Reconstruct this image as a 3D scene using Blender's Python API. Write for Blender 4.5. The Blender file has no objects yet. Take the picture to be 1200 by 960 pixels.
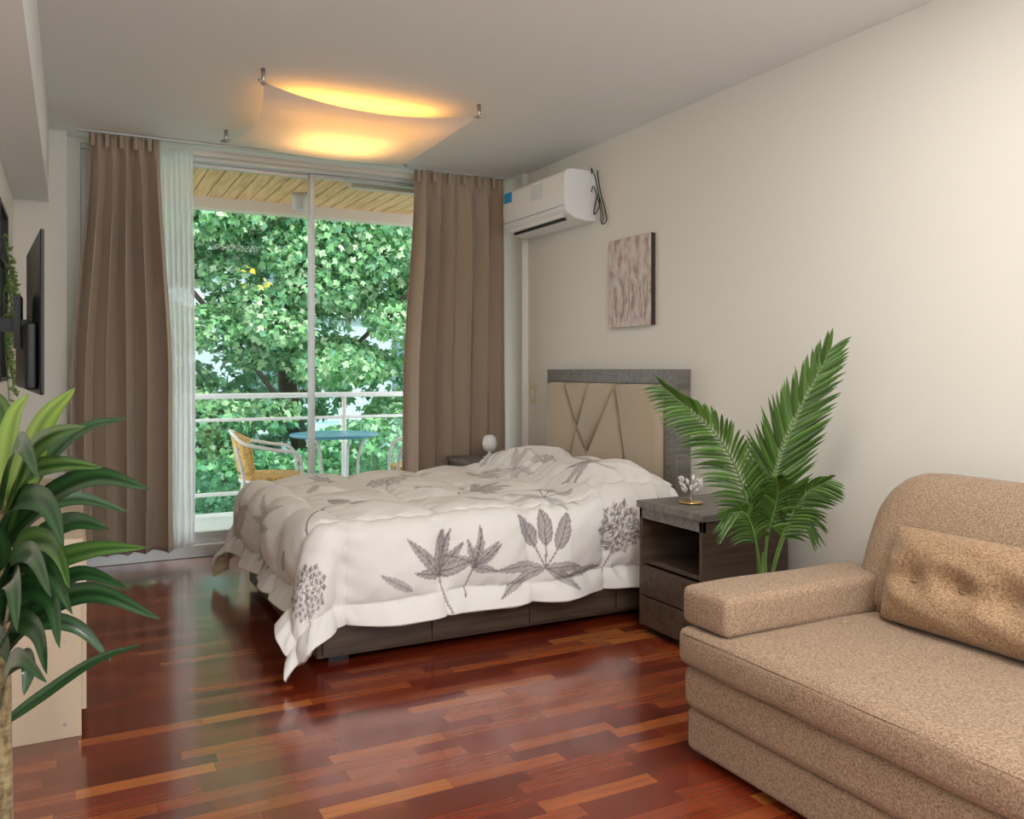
import bpy, bmesh, math, random
import numpy as np
from mathutils import Vector, Matrix
random.seed(7); rng=np.random.default_rng(7)
scene=bpy.context.scene
S,C=0.4607,0.8876
H=2.489; XR=2.78; XL=-0.28

# ---------------- materials ----------------
def newmat(name):
    m=bpy.data.materials.new(name); m.use_nodes=True
    nt=m.node_tree; b=nt.nodes['Principled BSDF']; return m,nt,b
def N(nt,t,**k):
    n=nt.nodes.new(t)
    for a,v in k.items(): setattr(n,a,v)
    return n
def mat(name,col,rough=.5,metal=0,bump=0,bscale=50,var=0,vscale=8,coat=0,emit=None,es=0,stretch=(1,1,1),sheen=0):
    m,nt,b=newmat(name)
    b.inputs['Base Color'].default_value=(*col,1); b.inputs['Roughness'].default_value=rough
    b.inputs['Metallic'].default_value=metal; b.inputs['Coat Weight'].default_value=coat
    if sheen: b.inputs['Sheen Weight'].default_value=sheen
    tc=N(nt,'ShaderNodeTexCoord'); mp=N(nt,'ShaderNodeMapping'); mp.inputs['Scale'].default_value=stretch
    nt.links.new(tc.outputs['Object'],mp.inputs['Vector'])
    if var:
        n=N(nt,'ShaderNodeTexNoise'); n.inputs['Scale'].default_value=vscale; n.inputs['Detail'].default_value=6
        nt.links.new(mp.outputs[0],n.inputs['Vector'])
        r=N(nt,'ShaderNodeValToRGB'); r.color_ramp.elements[0].position=.3; r.color_ramp.elements[1].position=.7
        r.color_ramp.elements[0].color=(*[c*(1-var) for c in col],1)
        r.color_ramp.elements[1].color=(*[min(1,c*(1+var)) for c in col],1)
        nt.links.new(n.outputs['Fac'],r.inputs['Fac']); nt.links.new(r.outputs[0],b.inputs['Base Color'])
    if bump:
        n=N(nt,'ShaderNodeTexNoise'); n.inputs['Scale'].default_value=bscale; n.inputs['Detail'].default_value=4
        nt.links.new(mp.outputs[0],n.inputs['Vector'])
        bp=N(nt,'ShaderNodeBump'); bp.inputs['Strength'].default_value=bump; bp.inputs['Distance'].default_value=.01
        nt.links.new(n.outputs['Fac'],bp.inputs['Height']); nt.links.new(bp.outputs[0],b.inputs['Normal'])
    if emit:
        b.inputs['Emission Color'].default_value=(*emit,1); b.inputs['Emission Strength'].default_value=es
    return m
def tweed(name,c1,c2,scale=260,bump=.5):
    m,nt,b=newmat(name); b.inputs['Roughness'].default_value=.95; b.inputs['Sheen Weight'].default_value=.1
    tc=N(nt,'ShaderNodeTexCoord')
    fac=[]
    for st in ((1,1,.35),(.35,.35,1)):
        mp=N(nt,'ShaderNodeMapping'); mp.inputs['Scale'].default_value=st
        nt.links.new(tc.outputs['Object'],mp.inputs['Vector'])
        n=N(nt,'ShaderNodeTexNoise'); n.inputs['Scale'].default_value=scale; n.inputs['Detail'].default_value=2
        nt.links.new(mp.outputs[0],n.inputs['Vector']); fac.append(n)
    a=N(nt,'ShaderNodeMath',operation='ADD'); nt.links.new(fac[0].outputs['Fac'],a.inputs[0]); nt.links.new(fac[1].outputs['Fac'],a.inputs[1])
    h=N(nt,'ShaderNodeMath',operation='MULTIPLY'); h.inputs[1].default_value=.5; nt.links.new(a.outputs[0],h.inputs[0])
    r=N(nt,'ShaderNodeValToRGB'); r.color_ramp.elements[0].position=.38; r.color_ramp.elements[1].position=.62
    r.color_ramp.elements[0].color=(*c1,1); r.color_ramp.elements[1].color=(*c2,1)
    nt.links.new(h.outputs[0],r.inputs['Fac']); nt.links.new(r.outputs[0],b.inputs['Base Color'])
    bp=N(nt,'ShaderNodeBump'); bp.inputs['Strength'].default_value=bump; bp.inputs['Distance'].default_value=.003
    nt.links.new(h.outputs[0],bp.inputs['Height']); nt.links.new(bp.outputs[0],b.inputs['Normal'])
    return m
def woodmat(name,c1,c2,rough=.4,stretch=(2,30,30),coat=0):
    m,nt,b=newmat(name); b.inputs['Roughness'].default_value=rough; b.inputs['Coat Weight'].default_value=coat
    tc=N(nt,'ShaderNodeTexCoord'); mp=N(nt,'ShaderNodeMapping'); mp.inputs['Scale'].default_value=stretch
    nt.links.new(tc.outputs['Object'],mp.inputs['Vector'])
    n=N(nt,'ShaderNodeTexNoise'); n.inputs['Scale'].default_value=1.5; n.inputs['Detail'].default_value=8; n.inputs['Distortion'].default_value=.6
    nt.links.new(mp.outputs[0],n.inputs['Vector'])
    r=N(nt,'ShaderNodeValToRGB'); r.color_ramp.elements[0].position=.3; r.color_ramp.elements[1].position=.7
    r.color_ramp.elements[0].color=(*c1,1); r.color_ramp.elements[1].color=(*c2,1)
    nt.links.new(n.outputs['Fac'],r.inputs['Fac']); nt.links.new(r.outputs[0],b.inputs['Base Color'])
    return m
def attrmat(name,attr,rough=.6,trans=0,coat=0,bump=0,bscale=80):
    m,nt,b=newmat(name); b.inputs['Roughness'].default_value=rough; b.inputs['Coat Weight'].default_value=coat
    a=N(nt,'ShaderNodeAttribute'); a.attribute_name=attr
    nt.links.new(a.outputs['Color'],b.inputs['Base Color'])
    if bump:
        tc=N(nt,'ShaderNodeTexCoord')
        n=N(nt,'ShaderNodeTexNoise'); n.inputs['Scale'].default_value=bscale; n.inputs['Detail'].default_value=5
        nt.links.new(tc.outputs['Object'],n.inputs['Vector'])
        bp=N(nt,'ShaderNodeBump'); bp.inputs['Strength'].default_value=bump; bp.inputs['Distance'].default_value=.01
        nt.links.new(n.outputs['Fac'],bp.inputs['Height']); nt.links.new(bp.outputs[0],b.inputs['Normal'])
    if trans:
        t=N(nt,'ShaderNodeBsdfTranslucent'); nt.links.new(a.outputs['Color'],t.inputs['Color'])
        mx=N(nt,'ShaderNodeMixShader'); mx.inputs[0].default_value=trans
        nt.links.new(b.outputs[0],mx.inputs[1]); nt.links.new(t.outputs[0],mx.inputs[2])
        nt.links.new(mx.outputs[0],nt.nodes['Material Output'].inputs['Surface'])
    return m
def thinglass(name,tint=(1,1,1),refl=.06,rough=.02):
    m,nt,b=newmat(name)
    t=N(nt,'ShaderNodeBsdfTransparent'); t.inputs[0].default_value=(*tint,1)
    g=N(nt,'ShaderNodeBsdfGlossy'); g.inputs['Roughness'].default_value=rough
    mx=N(nt,'ShaderNodeMixShader'); mx.inputs[0].default_value=refl
    nt.links.new(t.outputs[0],mx.inputs[1]); nt.links.new(g.outputs[0],mx.inputs[2])
    nt.links.new(mx.outputs[0],nt.nodes['Material Output'].inputs['Surface']); return m
def clothtrans(name,col,transl=.5,transp=0):
    m,nt,b=newmat(name)
    d=N(nt,'ShaderNodeBsdfDiffuse'); d.inputs[0].default_value=(*col,1)
    t=N(nt,'ShaderNodeBsdfTranslucent'); t.inputs[0].default_value=(*col,1)
    mx=N(nt,'ShaderNodeMixShader'); mx.inputs[0].default_value=transl
    nt.links.new(d.outputs[0],mx.inputs[1]); nt.links.new(t.outputs[0],mx.inputs[2]); out=mx
    if transp:
        tt=N(nt,'ShaderNodeBsdfTransparent'); m2=N(nt,'ShaderNodeMixShader'); m2.inputs[0].default_value=transp
        nt.links.new(mx.outputs[0],m2.inputs[1]); nt.links.new(tt.outputs[0],m2.inputs[2]); out=m2
    nt.links.new(out.outputs[0],nt.nodes['Material Output'].inputs['Surface']); return m

def floormat():
    m,nt,b=newmat('parquet_wood')
    L=nt.links.new
    tc=N(nt,'ShaderNodeTexCoord'); sp=N(nt,'ShaderNodeSeparateXYZ'); L(tc.outputs['Object'],sp.inputs[0])
    def M(op,a,bv=None,c=None):
        n=N(nt,'ShaderNodeMath',operation=op)
        for i,x in enumerate((a,bv,c)):
            if x is None: continue
            if isinstance(x,(int,float)): n.inputs[i].default_value=x
            else: L(x,n.inputs[i])
        return n.outputs[0]
    W=.058
    yr=M('DIVIDE',sp.outputs['Y'],W); row=M('FLOOR',yr); fy=M('FRACT',yr)
    wn=N(nt,'ShaderNodeTexWhiteNoise',noise_dimensions='1D'); L(row,wn.inputs['W'])
    off=M('MULTIPLY',wn.outputs['Value'],7.3)
    xr=M('ADD',M('DIVIDE',sp.outputs['X'],.36),off); col=M('FLOOR',xr); fx=M('FRACT',xr)
    cb=N(nt,'ShaderNodeCombineXYZ'); L(row,cb.inputs[0]); L(col,cb.inputs[1])
    w2=N(nt,'ShaderNodeTexWhiteNoise',noise_dimensions='3D'); L(cb.outputs[0],w2.inputs['Vector'])
    r=N(nt,'ShaderNodeValToRGB'); e=r.color_ramp.elements
    e[0].position=0; e[0].color=(.12,.012,.004,1); e[1].position=1; e[1].color=(.46,.15,.035,1)
    for p,c in ((.3,(.17,.020,.006,1)),(.6,(.225,.034,.009,1)),(.88,(.32,.072,.018,1))):
        x=e.new(p); x.color=c
    L(w2.outputs['Value'],r.inputs['Fac'])
    mp=N(nt,'ShaderNodeMapping'); mp.inputs['Scale'].default_value=(3,45,1); L(tc.outputs['Object'],mp.inputs['Vector'])
    ad=N(nt,'ShaderNodeVectorMath',operation='ADD'); L(mp.outputs[0],ad.inputs[0]); L(w2.outputs['Color'],ad.inputs[1])
    g=N(nt,'ShaderNodeTexNoise'); g.inputs['Scale'].default_value=2; g.inputs['Detail'].default_value=6; L(ad.outputs[0],g.inputs['Vector'])
    gr=N(nt,'ShaderNodeMapRange'); gr.inputs[1].default_value=.3; gr.inputs[2].default_value=.7; gr.inputs[3].default_value=.8; gr.inputs[4].default_value=1.18; L(g.outputs['Fac'],gr.inputs[0])
    ex=M('MULTIPLY',M('MINIMUM',fx,M('SUBTRACT',1,fx)),.36); ey=M('MULTIPLY',M('MINIMUM',fy,M('SUBTRACT',1,fy)),W)
    ed=M('MINIMUM',ex,ey); gap=N(nt,'ShaderNodeMapRange'); gap.inputs[1].default_value=.0; gap.inputs[2].default_value=.0014; gap.inputs[3].default_value=.5; gap.inputs[4].default_value=1; L(ed,gap.inputs[0])
    f=M('MULTIPLY',gr.outputs[0],gap.outputs[0])
    sc=N(nt,'ShaderNodeVectorMath',operation='SCALE'); L(r.outputs[0],sc.inputs[0]); L(f,sc.inputs['Scale'])
    L(sc.outputs[0],b.inputs['Base Color'])
    b.inputs['Roughness'].default_value=.26; b.inputs['Coat Weight'].default_value=.8; b.inputs['Coat Roughness'].default_value=.13
    n2=N(nt,'ShaderNodeTexNoise'); n2.inputs['Scale'].default_value=9; L(tc.outputs['Object'],n2.inputs['Vector'])
    bp=N(nt,'ShaderNodeBump'); bp.inputs['Strength'].default_value=.12; bp.inputs['Distance'].default_value=.01; L(n2.outputs['Fac'],bp.inputs['Height']); L(bp.outputs[0],b.inputs['Normal'])
    return m
M_floor=floormat()
M_wall=mat('wall_paint',(.80,.78,.715),.75,bump=.05,bscale=200)
M_ceil=mat('ceiling_paint',(.79,.80,.785),.85,bump=.03,bscale=150)
M_white=mat('white_enamel',(.85,.85,.84),.35)
M_alu=mat('anodised_aluminium',(.58,.59,.58),.35,metal=.5)
M_plastic=mat('white_plastic',(.86,.86,.86),.3)
M_black=mat('black_plastic',(.008,.008,.009),.35)
M_darkwood=woodmat('dark_wenge_wood',(.052,.032,.020),(.11,.074,.052),.42)
M_greywood=woodmat('grey_oak_laminate',(.11,.10,.09),(.235,.215,.195),.4)
M_palewood=woodmat('pale_birch_laminate',(.54,.43,.31),(.64,.53,.39),.5,(4,4,1))
M_uph=mat('beige_velvet',(.46,.375,.27),.85,bump=.1,bscale=300,sheen=.4)
M_sofa=tweed('sofa_tweed',(.185,.110,.062),(.445,.318,.214),420,.6)
M_cush=tweed('cushion_tweed',(.21,.12,.06),(.46,.305,.18),300,.6)
M_curt=mat('taupe_curtain_fabric',(.43,.335,.255),.9,bump=.2,bscale=350,sheen=.2)
M_sheer=clothtrans('sheer_voile',(.97,.97,.98),.75,.4)
M_glass=thinglass('window_glass',(.98,.99,.985),.004)
M_railglass=thinglass('railing_glass',(.80,.93,.9),.05)
M_sail=clothtrans('lamp_sail_fabric',(.88,.86,.84),.35)
M_steel=mat('brushed_steel',(.5,.5,.5),.3,metal=1)

# ---------------- geometry helpers ----------------
COL=scene.collection
def link(o,parent=None):
    COL.objects.link(o)
    if parent is not None: o.parent=parent
    return o
def empty(name):
    e=bpy.data.objects.new(name,None); e.empty_display_size=.1; return link(e)
def mesh(name,v,f,m=None,parent=None,smooth=False):
    me=bpy.data.meshes.new(name); me.from_pydata([tuple(map(float,p)) for p in v],[],f); me.update()
    if m: me.materials.append(m)
    if smooth: me.shade_smooth()
    return link(bpy.data.objects.new(name,me),parent)
def boxvf(lo,hi):
    x0,y0,z0=lo;x1,y1,z1=hi
    v=[(x0,y0,z0),(x1,y0,z0),(x1,y1,z0),(x0,y1,z0),(x0,y0,z1),(x1,y0,z1),(x1,y1,z1),(x0,y1,z1)]
    f=[(0,3,2,1),(4,5,6,7),(0,1,5,4),(1,2,6,5),(2,3,7,6),(3,0,4,7)]
    return v,f
def bevel(o,w,seg=2):
    b=o.modifiers.new('bevel','BEVEL'); b.width=w; b.segments=seg; b.limit_method='ANGLE'; b.angle_limit=.6
    o.data.shade_smooth()
    n=o.modifiers.new('wn','WEIGHTED_NORMAL'); n.keep_sharp=False
def box(name,lo,hi,m,parent=None,bv=0,seg=2):
    v,f=boxvf(lo,hi); o=mesh(name,v,f,m,parent)
    if bv: bevel(o,bv,seg)
    return o
def boxes(name,lst,m,parent=None,bv=0,seg=2):
    V=[];F=[]
    for lo,hi in lst:
        v,f=boxvf(lo,hi); k=len(V); V+=v; F+=[tuple(i+k for i in q) for q in f]
    o=mesh(name,V,F,m,parent)
    if bv: bevel(o,bv,seg)
    return o
def catmull(pts,n=8):
    P=[Vector(p) for p in pts]
    if len(P)<3: return P
    Q=[P[0]*2-P[1]]+P+[P[-1]*2-P[-2]]; out=[]
    for i in range(1,len(Q)-2):
        for k in range(n):
            t=k/n
            a,b,c,d=Q[i-1],Q[i],Q[i+1],Q[i+2]
            out.append(.5*((2*b)+(c-a)*t+(2*a-5*b+4*c-d)*t*t+(3*b-a-3*c+d)*t**3))
    out.append(P[-1]); return out
def tubevf(pts,r,seg=8,closed=False):
    P=[Vector(p) for p in pts]; n=len(P); V=[];F=[]
    prev=None
    for i,p in enumerate(P):
        a=P[(i-1)%n] if closed else P[max(i-1,0)]
        b=P[(i+1)%n] if closed else P[min(i+1,n-1)]
        t=(b-a).normalized()
        if prev is None: x=t.orthogonal().normalized()
        else: x=(prev-t*prev.dot(t)).normalized()
        prev=x; y=t.cross(x)
        rr=r(i/(n-1)) if callable(r) else r
        for k in range(seg):
            a2=2*math.pi*k/seg; V.append(p+x*math.cos(a2)*rr+y*math.sin(a2)*rr)
    for i in range(n if closed else n-1):
        j=(i+1)%n
        for k in range(seg):
            F.append((i*seg+k,i*seg+(k+1)%seg,j*seg+(k+1)%seg,j*seg+k))
    if not closed:
        F.append(tuple(range(seg))[::-1]); F.append(tuple((n-1)*seg+k for k in range(seg)))
    return V,F
def tubes(name,lst,m,parent=None,seg=8):
    V=[];F=[]
    for it in lst:
        pts,r=it[0],it[1]; v,f=tubevf(pts,r,seg,len(it)>2 and it[2]); k=len(V); V+=v; F+=[tuple(i+k for i in q) for q in f]
    return mesh(name,V,F,m,parent,True)
def lathe(name,prof,center,m,parent=None,seg=28,smooth=True):
    V=[];F=[];cx,cy,cz=center
    for r,z in prof:
        for k in range(seg):
            a=2*math.pi*k/seg; V.append((cx+r*math.cos(a),cy+r*math.sin(a),cz+z))
    for i in range(len(prof)-1):
        for k in range(seg):
            F.append((i*seg+k,i*seg+(k+1)%seg,(i+1)*seg+(k+1)%seg,(i+1)*seg+k))
    F.append(tuple(range(seg))[::-1]); F.append(tuple((len(prof)-1)*seg+k for k in range(seg)))
    return mesh(name,V,F,m,parent,smooth)
def setcol(o,name,cols):
    a=o.data.color_attributes.new(name,'FLOAT_COLOR','POINT')
    a.data.foreach_set('color',np.asarray(cols,dtype=np.float32).ravel())

# ---------------- room shell ----------------
Y0=-1.6; YB=5.5
box('floor',(XL-.15,Y0,-.1),(XR+.15,YB+.16,0),M_floor)
box('ceiling',(XL-.15,Y0,H),(XR+.15,YB+.16,H+.12),M_ceil)
box('wall_right',(XR,Y0,0),(XR+.15,YB+.16,H),M_wall)
box('wall_left',(XL-.15,Y0,0),(XL,YB+.16,H),M_wall)
WX0,WX1,WZ=.05,2.66,2.46
boxes('wall_back',[((XL,YB-.1,0),(-.02,YB+.16,H)),((-.02,YB,0),(WX0,YB+.16,H)),((WX1,YB,0),(XR,YB+.16,H)),((WX0,YB,WZ),(WX1,YB+.16,H))],M_wall)
box('ceiling_soffit',(XL,Y0,2.085),(-.109,YB-.1,H),M_ceil)
box('wall_pilaster',(2.735,5.12,0),(XR,YB,H),M_wall)
M_base=mat('baseboard_paint',(.7,.66,.6),.45)
box('baseboard_right',(XR-.012,Y0,0),(XR,5.12,.07),M_base,bv=.003)
box('baseboard_left',(XL,Y0,0),(XL+.012,YB-.1,.07),M_base,bv=.003)
w=empty('window_1')
fr=[((WX0,YB,.0),(WX1,YB+.14,.075)),((WX0,YB+.0,WZ-.03),(WX1,YB+.12,WZ)),((WX0,YB+.02,.075),(WX0+.05,YB+.12,WZ-.03)),((WX1-.05,YB+.02,.075),(WX1,YB+.12,WZ-.03))]
boxes('frame',fr,M_alu,w,.004)
def sash(n,x0,x1,y):
    a=.032
    boxes('sash_'+n,[((x0,y,.075),(x0+a,y+.03,WZ-.03)),((x1-a,y,.075),(x1,y+.03,WZ-.03)),((x0+a,y,.075),(x1-a,y+.03,.14)),((x0+a,y,WZ-.055),(x1-a,y+.03,WZ-.03))],M_alu,w,.003)
    box('glass_'+n,(x0+a,y+.012,.14),(x1-a,y+.018,WZ-.055),M_glass,w)
sash('a',WX0+.05,1.42,YB+.075); sash('b',1.388,WX1-.05,YB+.035)
tr=empty('curtain_track')
box('rail',(.02,5.28,H-.014),(2.72,5.32,H),M_alu,tr,.003)

# ---------------- curtains ----------------
def curtain(name,x0t,x1t,x0b,x1b,y,zt,zb,folds,amp,m,nz=70,seedv=0,noise=1,pinch=True):
    r=random.Random(seedv); nx=folds*20; V=[];F=[]
    ph=[r.uniform(-.8,.8) for _ in range(folds+2)]; am=[r.uniform(.65,1.25) for _ in range(folds+2)]
    ctr=[r.uniform(.8,1.2) for _ in range(folds)]; cum=[0]
    for c in ctr: cum.append(cum[-1]+c)
    cum=[c/cum[-1] for c in cum]
    for j in range(nz+1):
        t=j/nz; z=zt+(zb-zt)*t
        a=amp*(.3+.7*min(1,t*4))
        k=min(1,max(0,(t-.02)/.6)); k=k*k*(3-2*k)
        xa=x0t+(x0b-x0t)*k; xb=x1t+(x1b-x1t)*k
        for i in range(nx+1):
            q=i/nx*folds; qi=min(folds-1,int(q)); fq=q-qi; s=cum[qi]*(1-fq)+cum[qi+1]*fq
            aa=am[qi]*(1-fq)+am[qi+1]*fq; pp=(ph[qi]*(1-fq)+ph[qi+1]*fq)*noise*t
            w_=math.sin(2*math.pi*q+pp)
            w_=math.copysign(abs(w_)**.75,w_)
            w2=.18*math.sin(4*math.pi*q+2*pp+1)*min(1,t*2)+ (.5*math.sin(6*math.pi*q)*max(0,1-t*14) if pinch else 0)
            yy=y+a*aa*(w_+w2)+.010*math.sin(3.1*t+s*5)*t
            xx=xa+(xb-xa)*s+.2*a*math.sin(4*math.pi*q+pp)+.008*math.sin(t*4+q*1.7)*t
            V.append((xx,yy,z+(.004*math.sin(q*5))*(t>.98)))
    for j in range(nz):
        for i in range(nx):
            k=j*(nx+1)+i; F.append((k,k+1,k+nx+2,k+nx+1))
    o=mesh(name,V,F,m,None,True)
    s=o.modifiers.new('th','SOLIDIFY'); s.thickness=.003
    return o
def curtain_set(name,*a,**k):
    e=empty(name); o=curtain('drape',*a,**k); o.parent=e
    x0,x1,y,zt,fl=a[0],a[1],a[4],a[5],a[7]
    pl=[]
    for i in range(fl):
        xx=x0+(x1-x0)*(i+.25)/fl
        pl.append(((xx-.012,y-.028,zt-.075),(xx+.012,y-.012,zt+.002)))
    boxes('pinch_pleats',pl,a[9],e,.005,3)
    return e
curtain_set('curtain',.09,.455,.0,.53,5.3,2.472,.10,5,.068,M_curt,seedv=1)
curtain_set('curtain',2.02,2.68,1.95,2.68,5.3,2.472,.10,6,.066,M_curt,seedv=5)
curtain('sheer_curtain',.43,.65,.46,.66,5.42,2.46,.09,7,.018,M_sheer,seedv=3,pinch=False)

# ---------------- balcony ----------------
b=empty('balcony')
box('balcony_floor',(-.6,YB+.16,-.12),(4.2,7.15,-.002),mat('balcony_tile',(.72,.71,.68),.5,var=.05,vscale=20),b)
M_deck=woodmat('varnished_pine',(.52,.28,.12),(.82,.53,.29),.5,(30,2,2))
boxes('plank_ceiling',[((-.6+i*.11,YB+.16,2.50),(-.6+i*.11+.102,7.0,2.52)) for i in range(44)],M_deck,b,.003)
box('slab',(-.6,YB+.16,2.53),(4.2,7.15,2.7),M_white,b)
M_beam=mat('beam_paint',(.6,.53,.44),.6)
box('edge_beam',(-.6,7.0,2.415),(4.2,7.14,2.54),M_beam,b,.005)
box('cross_beam',(1.72,5.72,2.41),(4.2,5.8,2.50),M_beam,b,.005)
bl=empty('balcony_ceiling_light')
lathe('shade',[(.045,0),(.055,.01),(.06,.1),(.06,.13),(.05,.13)],(1.56,6.55,2.37),mat('lamp_grey',(.45,.44,.4),.4),bl)
rl=empty('balcony_railing')
T=[]
for z,r_ in ((.938,.022),(.75,.013),(.167,.016)):
    T.append(([(-.6,7.0,z),(4.2,7.0,z)],r_))
for x in (-.5,.77,2.04,3.31): T.append(([(x,7.0,-.01),(x,7.0,.938)],.02))
tubes('rails',T,M_white,rl,10)
for i,(a,c) in enumerate(((-.46,.73),(.81,2.0),(2.08,3.27))): box('panel_%d'%i,(a,6.997,.2),(c,7.003,.72),M_railglass,rl)
M_blue=mat('blue_table_top',(.12,.42,.62),.25)
t=empty('balcony_table'); cx,cy=1.79,6.4
lathe('top',[(.3,0),(.33,.006),(.335,.015),(.33,.024),(.3,.026)],(cx,cy,.635),M_blue,t,40)
lg=[]
for a in range(4):
    an=math.pi/4+a*math.pi/2; c_,s_=math.cos(an),math.sin(an)
    lg.append((catmull([(cx+.25*c_,cy+.25*s_,.64),(cx+.2*c_,cy+.2*s_,.45),(cx+.22*c_,cy+.22*s_,.2),(cx+.27*c_,cy+.27*s_,.008)],5),.011))
lg.append(([(cx+.205*math.cos(q/24*6.2832),cy+.205*math.sin(q/24*6.2832),.3) for q in range(24)],.007,True))
tubes('legs',lg,M_white,t)
M_ratt=tweed('yellow_rattan',(.5,.27,.06),(.9,.62,.22),120,.8)
def bchair(cx,cy,ang):
    e=empty('balcony_chair')
    def P(x,y,z):
        return (cx+x*math.cos(ang)-y*math.sin(ang),cy+x*math.sin(ang)+y*math.cos(ang),z)
    V=[];F=[];n=28
    for r_,z in ((0,.395),(.16,.395),(.215,.41),(.225,.395),(.21,.375),(0,.37)):
        for k in range(n):
            a=2*math.pi*k/n; V.append(P(r_*math.cos(a),r_*1.02*math.sin(a),z))
    for i in range(5):
        for k in range(n): F.append((i*n+k,i*n+(k+1)%n,(i+1)*n+(k+1)%n,(i+1)*n+k))
    mesh('seat',V,F,M_ratt,e,True)
    V=[];F=[];nu,nv=20,10
    for j in range(nv+1):
        for i in range(nu+1):
            a=math.pi+(i/nu-.5)*2.0; tt=j/nv
            top=.28*(1-.5*abs(i/nu-.5)**2*4*.5)
            rr=.23+.05*tt
            V.append(P(rr*math.cos(a),rr*math.sin(a),.43+top*tt))
    for j in range(nv):
        for i in range(nu): k=j*(nu+1)+i; F.append((k,k+1,k+nu+2,k+nu+1))
    o=mesh('back',V,F,M_ratt,e,True); s=o.modifiers.new('s','SOLIDIFY'); s.thickness=.018
    tl=[]
    for sg in (-1,1):
        tl.append((catmull([P(.2,sg*.2,.008),P(.2,sg*.23,.3),P(.17,sg*.27,.55),P(.0,sg*.29,.6),P(-.18,sg*.26,.64),P(-.26,sg*.14,.7),P(-.28,0,.72)],6),.012))
        tl.append((catmull([P(-.24,sg*.2,.008),P(-.19,sg*.19,.35),P(-.24,sg*.2,.62)],6),.012))
    tl.append(([P(.215*math.cos(q/24*6.2832),.215*math.sin(q/24*6.2832),.37) for q in range(24)],.01,True))
    tubes('frame',tl,M_white,e)
bchair(1.27,6.18,-.15); bchair(2.42,6.25,math.pi-.2)

# ---------------- tree & outside ----------------
def leafcloud(name,blobs,n,size,cols,m,parent,shell=.7):
    tot=sum(bb[3]*bb[4]*bb[5] for bb in blobs)
    base=np.array([(0,0,0),(-.32,.25,.05),(-.5,.62,.0),(-.2,.6,.03),(0,1.05,-.08),(.2,.6,.03),(.5,.62,0),(.32,.25,.05)])
    P=[];D=[]
    for (cx,cy,cz,rx,ry,rz) in blobs:
        k=int(n*rx*ry*rz/tot)
        d=rng.normal(size=(k,3)); d/=np.linalg.norm(d,axis=1)[:,None]
        rad=shell+(1-shell)*rng.random(k)**.7; rad*=1+.16*np.sin(d[:,0]*9+cx*3)*np.cos(d[:,2]*8+cz*2)
        P.append(d*rad[:,None]*np.array([rx,ry,rz])+np.array([cx,cy,cz])); D.append(d)
    P=np.concatenate(P); D=np.concatenate(D); K=len(P)
    nr=D*.5+rng.normal(size=(K,3))*.55+np.array([0,-.25,.45]); nr/=np.linalg.norm(nr,axis=1)[:,None]
    t_=np.cross(nr,rng.normal(size=(K,3))); t_/=np.linalg.norm(t_,axis=1)[:,None]
    t_[:,2]-=.5; t_-=nr*(t_*nr).sum(1)[:,None]; t_/=np.linalg.norm(t_,axis=1)[:,None]
    bt=np.cross(nr,t_); s=size*rng.uniform(.55,1.25,size=K)
    VV=P[:,None,:]+s[:,None,None]*(base[None,:,0:1]*bt[:,None,:]+base[None,:,1:2]*t_[:,None,:]+base[None,:,2:3]*nr[:,None,:])
    q=(np.arange(K)*8)[:,None]
    F=np.concatenate([q+np.array([[0,1,2,3]]),q+np.array([[0,3,4,5]]),q+np.array([[0,5,6,7]])],1).reshape(-1,4)
    cc=np.clip(np.array(cols)[rng.integers(len(cols),size=K)]*rng.uniform(.65,1.4,size=K)[:,None],0,.95)
    CC=np.repeat(np.concatenate([cc,np.ones((K,1))],1),8,axis=0)
    me=bpy.data.meshes.new(name); me.from_pydata(VV.reshape(-1,3).tolist(),[],F.tolist()); me.update(); me.materials.append(m)
    o=link(bpy.data.objects.new(name,me),parent); setcol(o,'leafcol',CC); return o
tree=empty('garden_tree')
M_leaf=attrmat('tree_leaf','leafcol',.35,.4)
rb=random.Random(3)
LC=[(.20,.44,.18),(.26,.54,.24),(.44,.70,.38),(.12,.31,.14),(.21,.48,.29),(.58,.78,.5)]
blobs=[]
while len(blobs)<125:
    x=rb.uniform(.0,5.4); z=rb.uniform(-1.2,4.0); y=rb.uniform(9.7,11.0)
    if x>3.2 and z<1.2 and rb.random()<.6: continue
    s=rb.uniform(.28,.48); blobs.append((x,y,z,s*1.3,s*.9,s*.62))
leafcloud('foliage',blobs,76000,.092,LC,M_leaf,tree)
blobs=[]
for i in range(34):
    x=rb.uniform(.2,7.0); z=rb.uniform(-1,4.8)
    if x>4.2 and z<.9: continue
    s=rb.uniform(.55,.9); blobs.append((x,rb.uniform(11.6,12.6),z,s*1.3,s*.7,s*.8))
leafcloud('foliage_inner',blobs,19000,.14,[(.11,.3,.14),(.16,.4,.2),(.24,.5,.28)],M_leaf,tree)
leafcloud('yellow_leaves',[(1.75,9.25,2.05,.18,.08,.07),(1.6,9.25,2.2,.12,.08,.05)],16,.07,[(.7,.7,.15),(.8,.6,.1)],M_leaf,tree)
M_bark=mat('bark',(.10,.08,.055),.9,bump=.6,bscale=20,var=.3)
tubes('branches',[(catmull([(2.9,11.3,-4.0),(2.8,11.3,-.5),(2.5,11.2,1.2),(2.7,11,3.5)]),.12),(catmull([(2.7,10.9,.2),(1.9,10.6,1.3),(1.1,10.3,2.2)]),.03),(catmull([(2.6,11,.8),(3.5,10.6,1.7),(4.3,10.3,2.6)]),.03),(catmull([(2.7,11,-.3),(3.8,10.6,.4),(4.6,10.3,.9)]),.025)],M_bark,tree,8)
hd=empty('garden_hedge')
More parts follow.
